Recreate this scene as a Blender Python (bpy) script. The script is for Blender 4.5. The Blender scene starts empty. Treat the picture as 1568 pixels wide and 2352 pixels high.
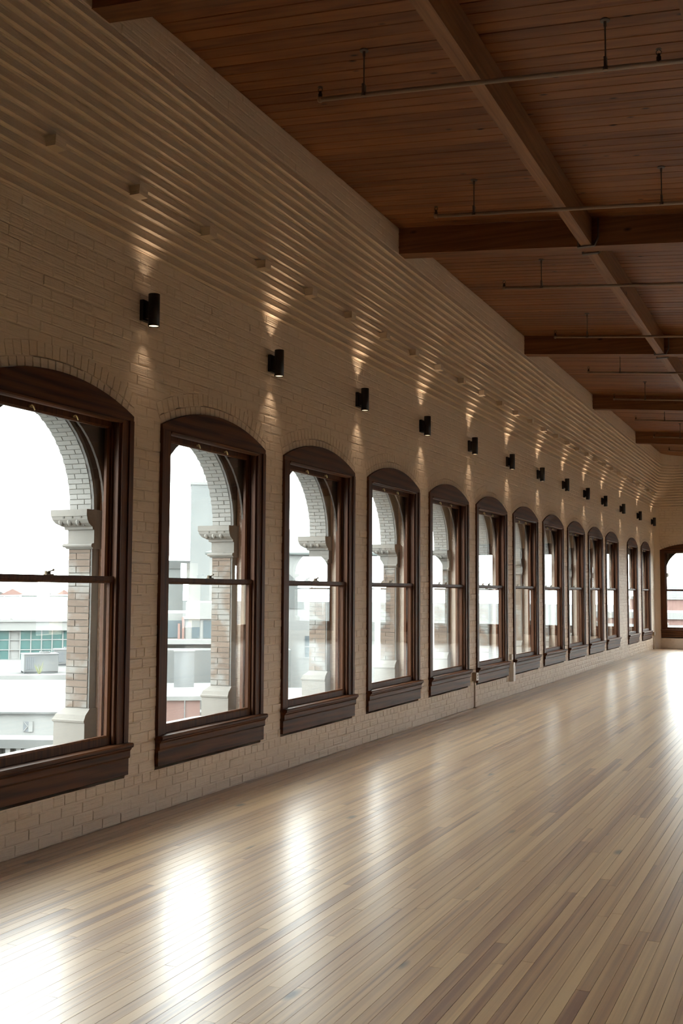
import bpy, math, random
from mathutils import Matrix, Vector
random.seed(7)
R = random.Random(11)
PI = math.pi
sc = bpy.context.scene
C = sc.collection

# ---------------------------------------------------------------- camera, sky, exposure
CX, CH = 4.4448, 1.6
YAW, PITCH, ROLL, FPX = 0.41922, 0.07277, 0.00546, 2480.57
cF = Vector((-math.sin(YAW)*math.cos(PITCH), math.cos(YAW)*math.cos(PITCH), math.sin(PITCH)))
cR = cF.cross(Vector((0, 0, 1))).normalized()
cU = cR.cross(cF)
cR, cU = math.cos(ROLL)*cR + math.sin(ROLL)*cU, -math.sin(ROLL)*cR + math.cos(ROLL)*cU
CAM = Vector((CX, 0, CH))
cd = bpy.data.cameras.new('camera')
cam = bpy.data.objects.new('camera', cd); C.objects.link(cam)
cam.matrix_world = Matrix(((cR.x, cU.x, -cF.x, CX), (cR.y, cU.y, -cF.y, 0), (cR.z, cU.z, -cF.z, CH), (0, 0, 0, 1)))
cd.sensor_fit = 'VERTICAL'; cd.sensor_height = 36; cd.sensor_width = 24
cd.lens = FPX/2352*36
cd.clip_start = 0.05; cd.clip_end = 3000
sc.camera = cam

world = bpy.data.worlds.new('overcast_sky'); sc.world = world
world.use_nodes = True
bg = world.node_tree.nodes['Background']
bg.inputs['Color'].default_value = (0.955, 1.0, 0.985, 1)
bg.inputs['Strength'].default_value = 11.0
sc.view_settings.view_transform = 'Standard'
sc.view_settings.look = 'None'
sc.view_settings.exposure = 0.0
sc.view_settings.gamma = 1.0
sc.view_settings.use_curve_mapping = False
try:
    sc.cycles.use_denoising = True
    sc.cycles.transparent_max_bounces = 24
    sc.cycles.diffuse_bounces = 3
    sc.cycles.glossy_bounces = 3
    sc.cycles.max_bounces = 6
    sc.cycles.use_adaptive_sampling = True
    sc.cycles.adaptive_threshold = .15
    sc.cycles.adaptive_min_samples = 20
    sc.cycles.caustics_reflective = False
    sc.cycles.caustics_refractive = False
    sc.cycles.sample_clamp_indirect = 8
except Exception:
    pass

def pix(x, y, z):
    v = Vector((x, y, z)) - CAM
    d = v.dot(cF)
    if d < .05: return None
    return 784 + FPX*v.dot(cR)/d, 1176 - FPX*v.dot(cU)/d, d

# ---------------------------------------------------------------- materials
def newmat(name):
    m = bpy.data.materials.new(name); m.use_nodes = True
    nt = m.node_tree
    return m, nt, nt.nodes, nt.links, nt.nodes['Principled BSDF']

def N(nt, t, **kw):
    n = nt.nodes.new(t)
    for k, v in kw.items(): setattr(n, k, v)
    return n

def plain(name, col, rough=.5, metal=0., bump=0., bscale=60., emit=None, es=0., var=0., vscale=3.):
    m, nt, ns, ln, p = newmat(name)
    p.inputs['Base Color'].default_value = (*col, 1)
    p.inputs['Roughness'].default_value = rough
    p.inputs['Metallic'].default_value = metal
    if emit:
        p.inputs['Emission Color'].default_value = (*emit, 1); p.inputs['Emission Strength'].default_value = es
    g = N(nt, 'ShaderNodeNewGeometry')
    if var:
        no = N(nt, 'ShaderNodeTexNoise'); no.inputs['Scale'].default_value = vscale; no.inputs['Detail'].default_value = 6
        ln.new(g.outputs['Position'], no.inputs['Vector'])
        cr = N(nt, 'ShaderNodeValToRGB')
        cr.color_ramp.elements[0].position = .3; cr.color_ramp.elements[1].position = .7
        cr.color_ramp.elements[0].color = (*[c*(1-var) for c in col], 1)
        cr.color_ramp.elements[1].color = (*[min(1, c*(1+var*.6)) for c in col], 1)
        ln.new(no.outputs['Fac'], cr.inputs['Fac']); ln.new(cr.outputs['Color'], p.inputs['Base Color'])
    if bump:
        n2 = N(nt, 'ShaderNodeTexNoise'); n2.inputs['Scale'].default_value = bscale; n2.inputs['Detail'].default_value = 4
        ln.new(g.outputs['Position'], n2.inputs['Vector'])
        b = N(nt, 'ShaderNodeBump'); b.inputs['Strength'].default_value = bump; b.inputs['Distance'].default_value = .01
        ln.new(n2.outputs['Fac'], b.inputs['Height']); ln.new(b.outputs['Normal'], p.inputs['Normal'])
    return m

def paint_mat(name, col):
    # thick painted, comb-scratched brick: fine horizontal grooves and soft lumps
    m, nt, ns, ln, p = newmat(name)
    p.inputs['Roughness'].default_value = .55
    g = N(nt, 'ShaderNodeNewGeometry')
    at = N(nt, 'ShaderNodeAttribute', attribute_name='rnd')
    mp = N(nt, 'ShaderNodeMapping'); mp.inputs['Scale'].default_value = (4, 4, 95)
    ad = N(nt, 'ShaderNodeVectorMath', operation='ADD')
    sx = N(nt, 'ShaderNodeCombineXYZ')
    mu = N(nt, 'ShaderNodeMath', operation='MULTIPLY'); mu.inputs[1].default_value = 9
    ln.new(at.outputs['Fac'], mu.inputs[0]); ln.new(mu.outputs[0], sx.inputs[0]); ln.new(mu.outputs[0], sx.inputs[1])
    ln.new(g.outputs['Position'], ad.inputs[0]); ln.new(sx.outputs[0], ad.inputs[1])
    ln.new(ad.outputs[0], mp.inputs['Vector'])
    n1 = N(nt, 'ShaderNodeTexNoise'); n1.inputs['Scale'].default_value = 1.0; n1.inputs['Detail'].default_value = 3
    ln.new(mp.outputs['Vector'], n1.inputs['Vector'])
    n2 = N(nt, 'ShaderNodeTexNoise'); n2.inputs['Scale'].default_value = 28; n2.inputs['Detail'].default_value = 5
    ln.new(g.outputs['Position'], n2.inputs['Vector'])
    b1 = N(nt, 'ShaderNodeBump'); b1.inputs['Strength'].default_value = .8; b1.inputs['Distance'].default_value = .007
    b2 = N(nt, 'ShaderNodeBump'); b2.inputs['Strength'].default_value = .45; b2.inputs['Distance'].default_value = .008
    ln.new(n1.outputs['Fac'], b1.inputs['Height']); ln.new(n2.outputs['Fac'], b2.inputs['Height'])
    ln.new(b1.outputs['Normal'], b2.inputs['Normal']); ln.new(b2.outputs['Normal'], p.inputs['Normal'])
    n3 = N(nt, 'ShaderNodeTexNoise'); n3.inputs['Scale'].default_value = 1.3; n3.inputs['Detail'].default_value = 5
    ln.new(g.outputs['Position'], n3.inputs['Vector'])
    cr = N(nt, 'ShaderNodeValToRGB')
    cr.color_ramp.elements[0].position = .3; cr.color_ramp.elements[1].position = .75
    cr.color_ramp.elements[0].color = (*[c*.93 for c in col], 1); cr.color_ramp.elements[1].color = (*col, 1)
    ln.new(n3.outputs['Fac'], cr.inputs['Fac']); ln.new(cr.outputs['Color'], p.inputs['Base Color'])
    return m

def wood_mat(name, dark, light, axis, rough=.4, fine=22., long=1.2, knots=0., use_obj=False, coat=0., tint=.5, bump=.12, ring=0., alt=None, spec=.5):
    # grain stretched along an axis; per-board tint from the 'rnd' attribute
    m, nt, ns, ln, p = newmat(name)
    p.inputs['Roughness'].default_value = rough
    p.inputs['Coat Weight'].default_value = coat; p.inputs['Coat Roughness'].default_value = .285; p.inputs['Coat IOR'].default_value = 1.9
    p.inputs['Specular IOR Level'].default_value = spec
    at = N(nt, 'ShaderNodeAttribute', attribute_name='rnd')
    if use_obj:
        tc = N(nt, 'ShaderNodeTexCoord'); vec = tc.outputs['Object']
        oi = N(nt, 'ShaderNodeObjectInfo'); rsrc = oi.outputs['Random']
    else:
        g = N(nt, 'ShaderNodeNewGeometry'); vec = g.outputs['Position']; rsrc = at.outputs['Fac']
    mu = N(nt, 'ShaderNodeMath', operation='MULTIPLY'); mu.inputs[1].default_value = 37.7
    ln.new(rsrc, mu.inputs[0])
    cx = N(nt, 'ShaderNodeCombineXYZ')
    for i in range(3): ln.new(mu.outputs[0], cx.inputs[i])
    ad = N(nt, 'ShaderNodeVectorMath', operation='ADD')
    ln.new(vec, ad.inputs[0]); ln.new(cx.outputs[0], ad.inputs[1])
    mp = N(nt, 'ShaderNodeMapping'); s = [fine, fine, fine]; s['xyz'.index(axis)] = long
    mp.inputs['Scale'].default_value = s
    ln.new(ad.outputs[0], mp.inputs['Vector'])
    n1 = N(nt, 'ShaderNodeTexNoise'); n1.inputs['Scale'].default_value = 1; n1.inputs['Detail'].default_value = 6; n1.inputs['Distortion'].default_value = .6
    ln.new(mp.outputs['Vector'], n1.inputs['Vector'])
    fac = n1.outputs['Fac']
    if ring:
        wv = N(nt, 'ShaderNodeTexWave', wave_type='RINGS'); wv.inputs['Scale'].default_value = ring; wv.inputs['Distortion'].default_value = 6
        wv.inputs['Detail'].default_value = 3
        mp2 = N(nt, 'ShaderNodeMapping'); s2 = [6, 6, 6]; s2['xyz'.index(axis)] = .9
        mp2.inputs['Scale'].default_value = s2
        ln.new(ad.outputs[0], mp2.inputs['Vector']); ln.new(mp2.outputs['Vector'], wv.inputs['Vector'])
        mx = N(nt, 'ShaderNodeMath', operation='MULTIPLY_ADD'); mx.inputs[1].default_value = .35
        ln.new(wv.outputs['Fac'], mx.inputs[0]); ln.new(fac, mx.inputs[2]); 
        sb = N(nt, 'ShaderNodeMath', operation='SUBTRACT'); sb.inputs[1].default_value = .17
        ln.new(mx.outputs[0], sb.inputs[0]); fac = sb.outputs[0]
    # tint shifts the ramp position
    tm = N(nt, 'ShaderNodeMath', operation='MULTIPLY_ADD'); tm.inputs[1].default_value = tint
    ln.new(at.outputs['Fac'], tm.inputs[0]); ln.new(fac, tm.inputs[2])
    t2 = N(nt, 'ShaderNodeMath', operation='SUBTRACT'); t2.inputs[1].default_value = tint*.5
    ln.new(tm.outputs[0], t2.inputs[0])
    cr = N(nt, 'ShaderNodeValToRGB')
    cr.color_ramp.elements[0].position = .22; cr.color_ramp.elements[1].position = .72
    cr.color_ramp.elements[0].color = (*dark, 1); cr.color_ramp.elements[1].color = (*light, 1)
    if alt:
        e = cr.color_ramp.elements.new(.45); e.color = (*alt, 1)
    ln.new(t2.outputs[0], cr.inputs['Fac'])
    col = cr.outputs['Color']
    if knots:
        mk = N(nt, 'ShaderNodeMapping'); s3 = [knots*2.2]*3; s3['xyz'.index(axis)] = knots
        mk.inputs['Scale'].default_value = s3
        ln.new(ad.outputs[0], mk.inputs['Vector'])
        vo = N(nt, 'ShaderNodeTexVoronoi'); vo.inputs['Scale'].default_value = 1
        ln.new(mk.outputs['Vector'], vo.inputs['Vector'])
        kr = N(nt, 'ShaderNodeValToRGB')
        kr.color_ramp.elements[0].position = .035; kr.color_ramp.elements[1].position = .11
        kr.color_ramp.elements[0].color = (.12, .1, .1, 1); kr.color_ramp.elements[1].color = (1, 1, 1, 1)
        ln.new(vo.outputs['Distance'], kr.inputs['Fac'])
        mm = N(nt, 'ShaderNodeMix', data_type='RGBA', blend_type='MULTIPLY'); mm.inputs['Factor'].default_value = 1
        ln.new(col, mm.inputs['A']); ln.new(kr.outputs['Color'], mm.inputs['B'])
        col = mm.outputs['Result']
    ln.new(col, p.inputs['Base Color'])
    if bump:
        b = N(nt, 'ShaderNodeBump'); b.inputs['Strength'].default_value = bump; b.inputs['Distance'].default_value = .004
        ln.new(n1.outputs['Fac'], b.inputs['Height']); ln.new(b.outputs['Normal'], p.inputs['Normal'])
    return m

def glass_mat(name):
    m = bpy.data.materials.new(name); m.use_nodes = True
    nt = m.node_tree; nt.nodes.clear(); ln = nt.links
    out = N(nt, 'ShaderNodeOutputMaterial')
    tr = N(nt, 'ShaderNodeBsdfTransparent'); tr.inputs['Color'].default_value = (.965, .985, .98, 1)
    gl = N(nt, 'ShaderNodeBsdfGlossy'); gl.inputs['Roughness'].default_value = .0; gl.inputs['Color'].default_value = (.95, .98, 1, 1)
    fr = N(nt, 'ShaderNodeFresnel')
    gm = N(nt, 'ShaderNodeNewGeometry')          # same reflectance on both faces of the thin pane
    mi = N(nt, 'ShaderNodeMix', data_type='FLOAT'); mi.inputs['A'].default_value = 1.5; mi.inputs['B'].default_value = 1/1.5
    ln.new(gm.outputs['Backfacing'], mi.inputs['Factor']); ln.new(mi.outputs['Result'], fr.inputs['IOR'])
    mx = N(nt, 'ShaderNodeMixShader')
    ln.new(fr.outputs[0], mx.inputs[0]); ln.new(tr.outputs[0], mx.inputs[1]); ln.new(gl.outputs[0], mx.inputs[2])
    ln.new(mx.outputs[0], out.inputs['Surface'])
    return m

def tinted(name, c0, c1, rough=.8, bump=.3, bscale=80., stain=None, stain_scale=2.5, stain_pos=.55):
    # masonry pieces: colour runs c0..c1 with the piece's 'rnd', optional pale wash patches
    m, nt, ns, ln, p = newmat(name)
    p.inputs['Roughness'].default_value = rough
    at = N(nt, 'ShaderNodeAttribute', attribute_name='rnd')
    mx = N(nt, 'ShaderNodeMix', data_type='RGBA')
    mx.inputs['A'].default_value = (*c0, 1); mx.inputs['B'].default_value = (*c1, 1)
    ln.new(at.outputs['Fac'], mx.inputs['Factor'])
    col = mx.outputs['Result']
    g = N(nt, 'ShaderNodeNewGeometry')
    if stain:
        n = N(nt, 'ShaderNodeTexNoise'); n.inputs['Scale'].default_value = stain_scale; n.inputs['Detail'].default_value = 7
        ln.new(g.outputs['Position'], n.inputs['Vector'])
        cr = N(nt, 'ShaderNodeValToRGB'); cr.color_ramp.elements[0].position = stain_pos-.06; cr.color_ramp.elements[1].position = stain_pos+.06
        ln.new(n.outputs['Fac'], cr.inputs['Fac'])
        m2 = N(nt, 'ShaderNodeMix', data_type='RGBA'); m2.inputs['B'].default_value = (*stain, 1)
        ln.new(cr.outputs['Color'], m2.inputs['Factor']); ln.new(col, m2.inputs['A']); col = m2.outputs['Result']
    ln.new(col, p.inputs['Base Color'])
    n2 = N(nt, 'ShaderNodeTexNoise'); n2.inputs['Scale'].default_value = bscale; n2.inputs['Detail'].default_value = 4
    ln.new(g.outputs['Position'], n2.inputs['Vector'])
    b = N(nt, 'ShaderNodeBump'); b.inputs['Strength'].default_value = bump; b.inputs['Distance'].default_value = .006
    ln.new(n2.outputs['Fac'], b.inputs['Height']); ln.new(b.outputs['Normal'], p.inputs['Normal'])
    return m

M = {}
M['paint'] = paint_mat('painted_brick', (.77, .645, .53))
M['plaster'] = plain('painted_plaster', (.76, .66, .53), .7, bump=.2, bscale=20)
M['floor'] = wood_mat('maple_strip_floor', (.21, .08, .027), (.64, .405, .19), 'y', rough=.55, fine=30, long=.35, tint=.42, bump=.02, alt=(.45, .25, .105), knots=1.3, coat=1., spec=1.)
M['floor'].node_tree.nodes['Principled BSDF'].inputs['Sheen Weight'].default_value = .08      # waxy haze
M['floor'].node_tree.nodes['Principled BSDF'].inputs['Sheen Roughness'].default_value = .35
M['ceil'] = wood_mat('fir_ceiling_board', (.15, .050, .016), (.30, .118, .038), 'x', rough=.5, fine=16, long=.7, tint=.3, knots=2.6, bump=.1)
M['beam'] = wood_mat('rough_fir_timber', (.12, .046, .018), (.27, .12, .05), 'x', rough=.55, fine=26, long=1., tint=.1, knots=2.0, bump=.2)
M['purlin'] = wood_mat('fir_purlin', (.15, .062, .024), (.34, .165, .07), 'y', rough=.5, fine=26, long=1., tint=.1, knots=1.5, bump=.2)
M['wood_v'] = wood_mat('walnut_stained_oak_upright', (.032, .011, .0045), (.125, .045, .017), 'z', rough=.5, spec=.2, fine=45, long=1.5, use_obj=True, tint=0, bump=.1)
M['wood_h'] = wood_mat('walnut_stained_oak_level', (.036, .0125, .005), (.12, .044, .017), 'y', rough=.5, spec=.2, fine=45, long=1.5, use_obj=True, tint=0, bump=.1, ring=.7)
M['glass'] = glass_mat('window_glass')
M['black'] = plain('black_powder_coat', (.008, .0075, .0075), .45)
M['lens'] = plain('lamp_lens', (.8, .7, .55), .3, emit=(1, .72, .45), es=2.2)
M['iron'] = plain('dark_iron', (.14, .115, .10), .55, .4, bump=.1, bscale=120)
M['pipe'] = plain('painted_sprinkler_pipe', (.36, .26, .19), .45, .1)
M['brass'] = plain('aged_brass', (.45, .33, .16), .35, 1.)
M['bronze'] = plain('dark_bronze', (.10, .075, .05), .35, .9)
M['white'] = plain('white_plastic', (.83, .82, .80), .4)
M['beige'] = plain('beige_painted_metal', (.36, .26, .17), .5)
M['facade'] = plain('pale_mortar', (0.150, 0.141, 0.128), .9, bump=.3, bscale=60, var=.15)
M['ext_brick'] = tinted('buff_brick', (.14, .10, .076), (.185, .137, .107), stain=(.25, .243, .228), stain_scale=4.5, stain_pos=.52)
M['arch_brick'] = tinted('whitewashed_brick', (.23, .222, .207), (.275, .265, .25))
M['stone'] = plain('limestone', (0.221, 0.205, 0.186), .85, bump=.25, bscale=40, var=.1, vscale=6)
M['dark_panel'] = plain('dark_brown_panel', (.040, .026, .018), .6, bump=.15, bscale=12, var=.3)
M['caulk'] = plain('grey_parging', (0.171, 0.163, 0.155), .8, bump=.3, bscale=25)
M['roof_white'] = plain('white_roof_membrane', (0.080, 0.084, 0.083), .8, var=.06, vscale=.3)
M['roof_grey'] = plain('gravel_roof', (0.066, 0.067, 0.066), .95, var=.25, vscale=1.2)
M['metal_roof'] = plain('pale_green_metal_roof', (0.076, 0.088, 0.085), .6)
M['teal_glass'] = plain('teal_curtain_glass', (0.046, 0.100, 0.098), .15, var=.3, vscale=.35)
M['city_white'] = plain('white_render', (0.174, 0.176, 0.172), .9, var=.05, vscale=.2)
M['city_grey'] = plain('grey_concrete', (0.137, 0.145, 0.144), .9, var=.1, vscale=.3)
M['city_red'] = plain('red_brick_wall', (0.167, 0.101, 0.088), .9, var=.12, vscale=1.5)
M['city_blue'] = plain('bluish_glass', (0.060, 0.080, 0.091), .2)
M['ac_grey'] = plain('galvanised_unit', (0.106, 0.112, 0.114), .6, var=.08, vscale=2)
M['vent_dark'] = plain('dark_grille', (.10, .11, .12), .7)
M['tree'] = plain('dull_leaves', (0.046, 0.065, 0.040), .9, bump=.6, bscale=4, var=.4, vscale=2)
M['ground'] = plain('street_and_lots', (0.126, 0.126, 0.121), .95, var=.25, vscale=.05)
M['weed'] = plain('yellow_green_weed', (0.150, 0.165, 0.050), .8)

# ---------------------------------------------------------------- mesh helpers
class MB:
    def __init__(s): s.v = []; s.f = []; s.r = []; s.cur = .5
    def quad(s, a, b, c, d):
        n = len(s.v); s.v += [a, b, c, d]; s.f.append((n, n+1, n+2, n+3)); s.r.append(s.cur)
    def poly(s, pts):
        n = len(s.v); s.v += list(pts); s.f.append(tuple(range(n, n+len(pts)))); s.r.append(s.cur)
    def hexa(s, p):          # 8 points: bottom ring 0-3 (ccw from above), top ring 4-7
        n = len(s.v); s.v += list(p)
        for q in ((3, 2, 1, 0), (4, 5, 6, 7), (0, 1, 5, 4), (1, 2, 6, 5), (2, 3, 7, 6), (3, 0, 4, 7)):
            s.f.append(tuple(n+i for i in q)); s.r.append(s.cur)
    def box(s, x0, x1, y0, y1, z0, z1):
        s.hexa([(x0, y0, z0), (x1, y0, z0), (x1, y1, z0), (x0, y1, z0), (x0, y0, z1), (x1, y0, z1), (x1, y1, z1), (x0, y1, z1)])
    def prism(s, pts, ax, a, b):      # polygon in the two other axes, extruded along ax from a to b
        def P(u, v, w):
            return (w, u, v) if ax == 'x' else ((u, w, v) if ax == 'y' else (u, v, w))
        n = len(s.v); k = len(pts)
        s.v += [P(u, v, a) for u, v in pts] + [P(u, v, b) for u, v in pts]
        s.f.append(tuple(n+i for i in range(k))[::-1]); s.r.append(s.cur)
        s.f.append(tuple(n+k+i for i in range(k))); s.r.append(s.cur)
        for i in range(k):
            j = (i+1) % k; s.f.append((n+i, n+j, n+k+j, n+k+i)); s.r.append(s.cur)
    def tube(s, a, b, r, seg=10, r2=None, caps=True):
        a = Vector(a); b = Vector(b); d = (b-a).normalized()
        t = Vector((0, 0, 1)) if abs(d.z) < .9 else Vector((1, 0, 0))
        u = d.cross(t).normalized(); w = d.cross(u); r2 = r if r2 is None else r2
        n = len(s.v)
        for q, rr in ((a, r), (b, r2)):
            for i in range(seg):
                e = 2*PI*i/seg; s.v.append(tuple(q + rr*(math.cos(e)*u + math.sin(e)*w)))
        for i in range(seg):
            j = (i+1) % seg; s.f.append((n+i, n+j, n+seg+j, n+seg+i)); s.r.append(s.cur)
        if caps:
            s.f.append(tuple(n+i for i in range(seg))[::-1]); s.f.append(tuple(n+seg+i for i in range(seg))); s.r += [s.cur]*2
    def path(s, pts, r, seg=8):
        for a, b in zip(pts[:-1], pts[1:]): s.tube(a, b, r, seg)
    def lathe(s, prof, o, seg=16):    # (r, z) profile about a vertical axis at o
        n = len(s.v); k = len(prof)
        for r, z in prof:
            for i in range(seg):
                e = 2*PI*i/seg; s.v.append((o[0]+r*math.cos(e), o[1]+r*math.sin(e), o[2]+z))
        for a in range(k-1):
            for i in range(seg):
                j = (i+1) % seg
                s.f.append((n+a*seg+i, n+a*seg+j, n+(a+1)*seg+j, n+(a+1)*seg+i)); s.r.append(s.cur)
    def ball(s, o, rx, ry, rz, seg=10, rings=6):
        n = len(s.v)
        for a in range(rings+1):
            t = PI*a/rings
            for i in range(seg):
                e = 2*PI*i/seg
                s.v.append((o[0]+rx*math.sin(t)*math.cos(e), o[1]+ry*math.sin(t)*math.sin(e), o[2]+rz*math.cos(t)))
        for a in range(rings):
            for i in range(seg):
                j = (i+1) % seg
                s.f.append((n+a*seg+i, n+(a+1)*seg+i, n+(a+1)*seg+j, n+a*seg+j)); s.r.append(s.cur)
    def build(s, name, mat, parent=None, smooth=False, flat_big=False):
        me = bpy.data.meshes.new(name); me.from_pydata(s.v, [], s.f); me.update()
        a = me.attributes.new('rnd', 'FLOAT', 'FACE'); a.data.foreach_set('value', s.r)
        me.materials.append(M[mat] if isinstance(mat, str) else mat)
        if smooth: me.polygons.foreach_set('use_smooth', [True]*len(me.polygons))
        o = bpy.data.objects.new(name, me); C.objects.link(o)
        if parent is not None: o.parent = parent
        return o

def tag(o, label, cat=None, group=None, kind=None):
    if label: o['label'] = label
    if cat: o['category'] = cat
    if group: o['group'] = group
    if kind: o['kind'] = kind
    return o
def empty(name, loc=(0, 0, 0), rz=0., parent=None):
    o = bpy.data.objects.new(name, None); C.objects.link(o); o.location = loc; o.rotation_euler = (0, 0, rz)
    o.empty_display_size = .1
    if parent is not None: o.parent = parent
    return o
def copy_tree(o, parent=None):
    c = o.copy(); C.objects.link(c); c.parent = parent
    for ch in list(o.children): copy_tree(ch, c)
    return c
def area_px(pts):
    q = [pix(*p) for p in pts]
    if any(v is None for v in q): return 0
    cx = sum(v[0] for v in q)/len(q); cy = sum(v[1] for v in q)/len(q)
    if not (-10 < cx < 1578 and -10 < cy < 2362): return 0
    w = max(v[0] for v in q)-min(v[0] for v in q); h = max(v[1] for v in q)-min(v[1] for v in q)
    return w*h

# ---------------------------------------------------------------- dimensions
YE = 32.15                  # end wall face
XR = 12.5                   # right wall face
YB = -6.0                   # back wall face
COURSE = .0747
HW = .807                   # half width of a window frame
SPRING, RISE = 2.82, .17
AR = (HW*HW+RISE*RISE)/(2*RISE); ACZ = SPRING+RISE-AR; A0 = math.asin(HW/AR)
APRON = .325
WIN_Y = [5.514-1.9792*2, 5.514-1.9792] + [5.514+1.9792*k for k in range(11)] + [28.21, 30.46]
END_X = [.97+1.979*k for k in range(6)]
def ceil_z(x): return 5.55-.085*x
K_CORB, N_CORB, STEP = 54, 16, .02125
def face_off(k):            # projection of course k from the lower wall face
    return 0. if k < K_CORB else STEP*min(k-K_CORB+1, N_CORB)
K_TOP = 74
BEAM_Y = [-.05, 5.322, 10.698, 16.074, 21.45, 26.826]
BEAM_W, BEAM_D = .19, .285

def blocked_half(z, ring=.17):
    if z < APRON: return 0.
    if z < SPRING: return HW
    dz = z-ACZ; Rx = AR+ring
    if dz >= Rx: return 0.
    return min(math.sqrt(Rx*Rx-dz*dz), dz*math.tan(A0)) if ring > 0 else math.sqrt(max(0, AR*AR-dz*dz))
def spans(a, b, centres, half):
    out = []; cur = a
    if half <= 0: return [(a, b)]
    for c in centres:
        if c+half <= a or c-half >= b: continue
        if c-half > cur: out.append((cur, c-half))
        cur = max(cur, c+half)
    if cur < b: out.append((cur, b))
    return out

# ---------------------------------------------------------------- left wall: painted brick with corbelled upper courses
def wob(y, k): return .0035*math.sin(y*1.7+k*.9)+.0025*math.sin(y*4.3+k*2.3)
NOSE = .006
def brick_mesh(mb, tr, y0, y1, z0, z1, xf, prot, k):
    # chamfered face standing proud of the mortar; tr maps wall coordinates to the room
    corb = K_CORB <= k < K_CORB+N_CORB
    b = xf-.007 if corb else xf-.0045; f = xf+prot*(.3 if corb else .6)-(0 if corb else .001); c = .0050+R.uniform(0, .003)
    ce = .0008 if corb else c*R.choice([.3, .6, .9]); cb = NOSE if corb else c
    bk = 0.
    if corb:          # nosed corbel course: lower edge stands out, face leans back
        y0 -= .0045; y1 += .0045; bk = .013; b = xf-.012
        f += .006
    jm = .0006 if corb else .0015
    j = lambda: R.uniform(-jm, jm)
    base = [(b, y0-.001, z0-.001+wob(y0, k)), (b, y1+.001, z0-.001+wob(y1, k)), (b, y1+.001, z1+.001+wob(y1, k)), (b, y0-.001, z1+.001+wob(y0, k))]
    fr = [(f+j(), y0+ce, z0+cb+wob(y0, k)+j()), (f+j(), y1-ce, z0+cb+wob(y1, k)+j()), (f-bk+j(), y1-ce, z1-c+wob(y1, k)+j()), (f-bk+j(), y0+ce, z1-c+wob(y0, k)+j())]
    base = [tr(*p) for p in base]; fr = [tr(*p) for p in fr]
    n = len(mb.v); mb.v += base+fr
    mb.f += [(n+4, n+5, n+6, n+7), (n, n+1, n+5, n+4), (n+1, n+2, n+6, n+5), (n+2, n+3, n+7, n+6), (n+3, n, n+4, n+7)]
    mb.r += [mb.cur]*5
def wedge_mesh(mb, tr, yc, a0, a1, r0, r1, xf, prot):
    b = xf-.007; f = xf+prot; c = .004
    def P(x, r, a): return tr(x, yc+r*math.sin(a), ACZ+r*math.cos(a))
    da = c/r0
    base = [P(b, r0, a0), P(b, r0, a1), P(b, r1, a1), P(b, r1, a0)]
    fr = [P(f, r0+.002, a0+da), P(f, r0+.002, a1-da), P(f, r1-c, a1-da), P(f, r1-c, a0+da)]
    n = len(mb.v); mb.v += base+fr
    mb.f += [(n+4, n+5, n+6, n+7), (n, n+1, n+5, n+4), (n+1, n+2, n+6, n+5), (n+2, n+3, n+7, n+6), (n+3, n, n+4, n+7)]
    mb.r += [mb.cur]*5

TR_L = lambda x, y, z: (x, y, z)
TR_E = lambda x, y, z: (y, YE-x, z)          # end wall: y runs along the wall, x into the room
def wall_bricks(tr, a, b, centres, top_z, k_top):
    out = []
    for k in range(k_top):
        z0, z1 = k*COURSE, (k+1)*COURSE
        if z1 > top_z: z1 = top_z
        if z1-z0 < .02: continue
        xf = face_off(k)
        hd = (k % 6 == 3) or k == 3
        L = .107 if hd else .213
        hb = blocked_half(.5*(z0+z1))
        off = (0 if k % 2 else L*.5) + R.uniform(-.015, .015)
        for s0, s1 in spans(a, b, centres, hb):
            y = s0
            cut = (math.floor((s0-off)/L)+1)*L+off
            if cut-s0 < .04: cut += L
            while y < s1-.012:
                e = min(cut+R.uniform(-.006, .006), s1)
                if s1-e < .035: e = s1
                out.append((y+(.0045 if y > s0 else 0), e-(.0045 if e < s1 else 0), z0+.0035, z1-.0035, xf, R.uniform(-.0015, .003), k))
                y = e; cut += L
    return out

def build_brick_wall(wall, tr, bricks, wedges, nbest):
    items = []
    for i, q in enumerate(bricks):
        y0, y1, z0, z1, xf, pr, k = q
        items.append((area_px([tr(xf, y0, z0), tr(xf, y1, z0), tr(xf, y1, z1), tr(xf, y0, z1)]), 0, q))
    for q in wedges:
        yc, a0, a1, r0, r1 = q
        P = lambda r, a: tr(0, yc+r*math.sin(a), ACZ+r*math.cos(a))
        items.append((area_px([P(r0, a0), P(r0, a1), P(r1, a1), P(r1, a0)])*.8, 1, q))
    items.sort(key=lambda t: -t[0])
    rest = MB()
    for i, (ar, ty, q) in enumerate(items):
        mb = MB() if i < nbest else rest
        mb.cur = R.random()
        if ty == 0: brick_mesh(mb, tr, *q)
        else: wedge_mesh(mb, tr, q[0], q[1], q[2], q[3], q[4], 0, .001)
        if i < nbest: mb.build('brick', 'paint', wall)
    o = rest.build('brick_field', 'paint', wall); o['kind'] = 'stuff'
    return o

def arch_wedges(centres):
    out = []
    for yc in centres:
        for r0, r1 in ((AR+.002, AR+.066), (AR+.070, AR+.168)):
            n = int(2*A0*r0/.07)
            for i in range(n):
                a = -A0+2*A0*i/n; out.append((yc, a+.0012, a+2*A0/n-.0012, r0, r1))
    return out

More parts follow.
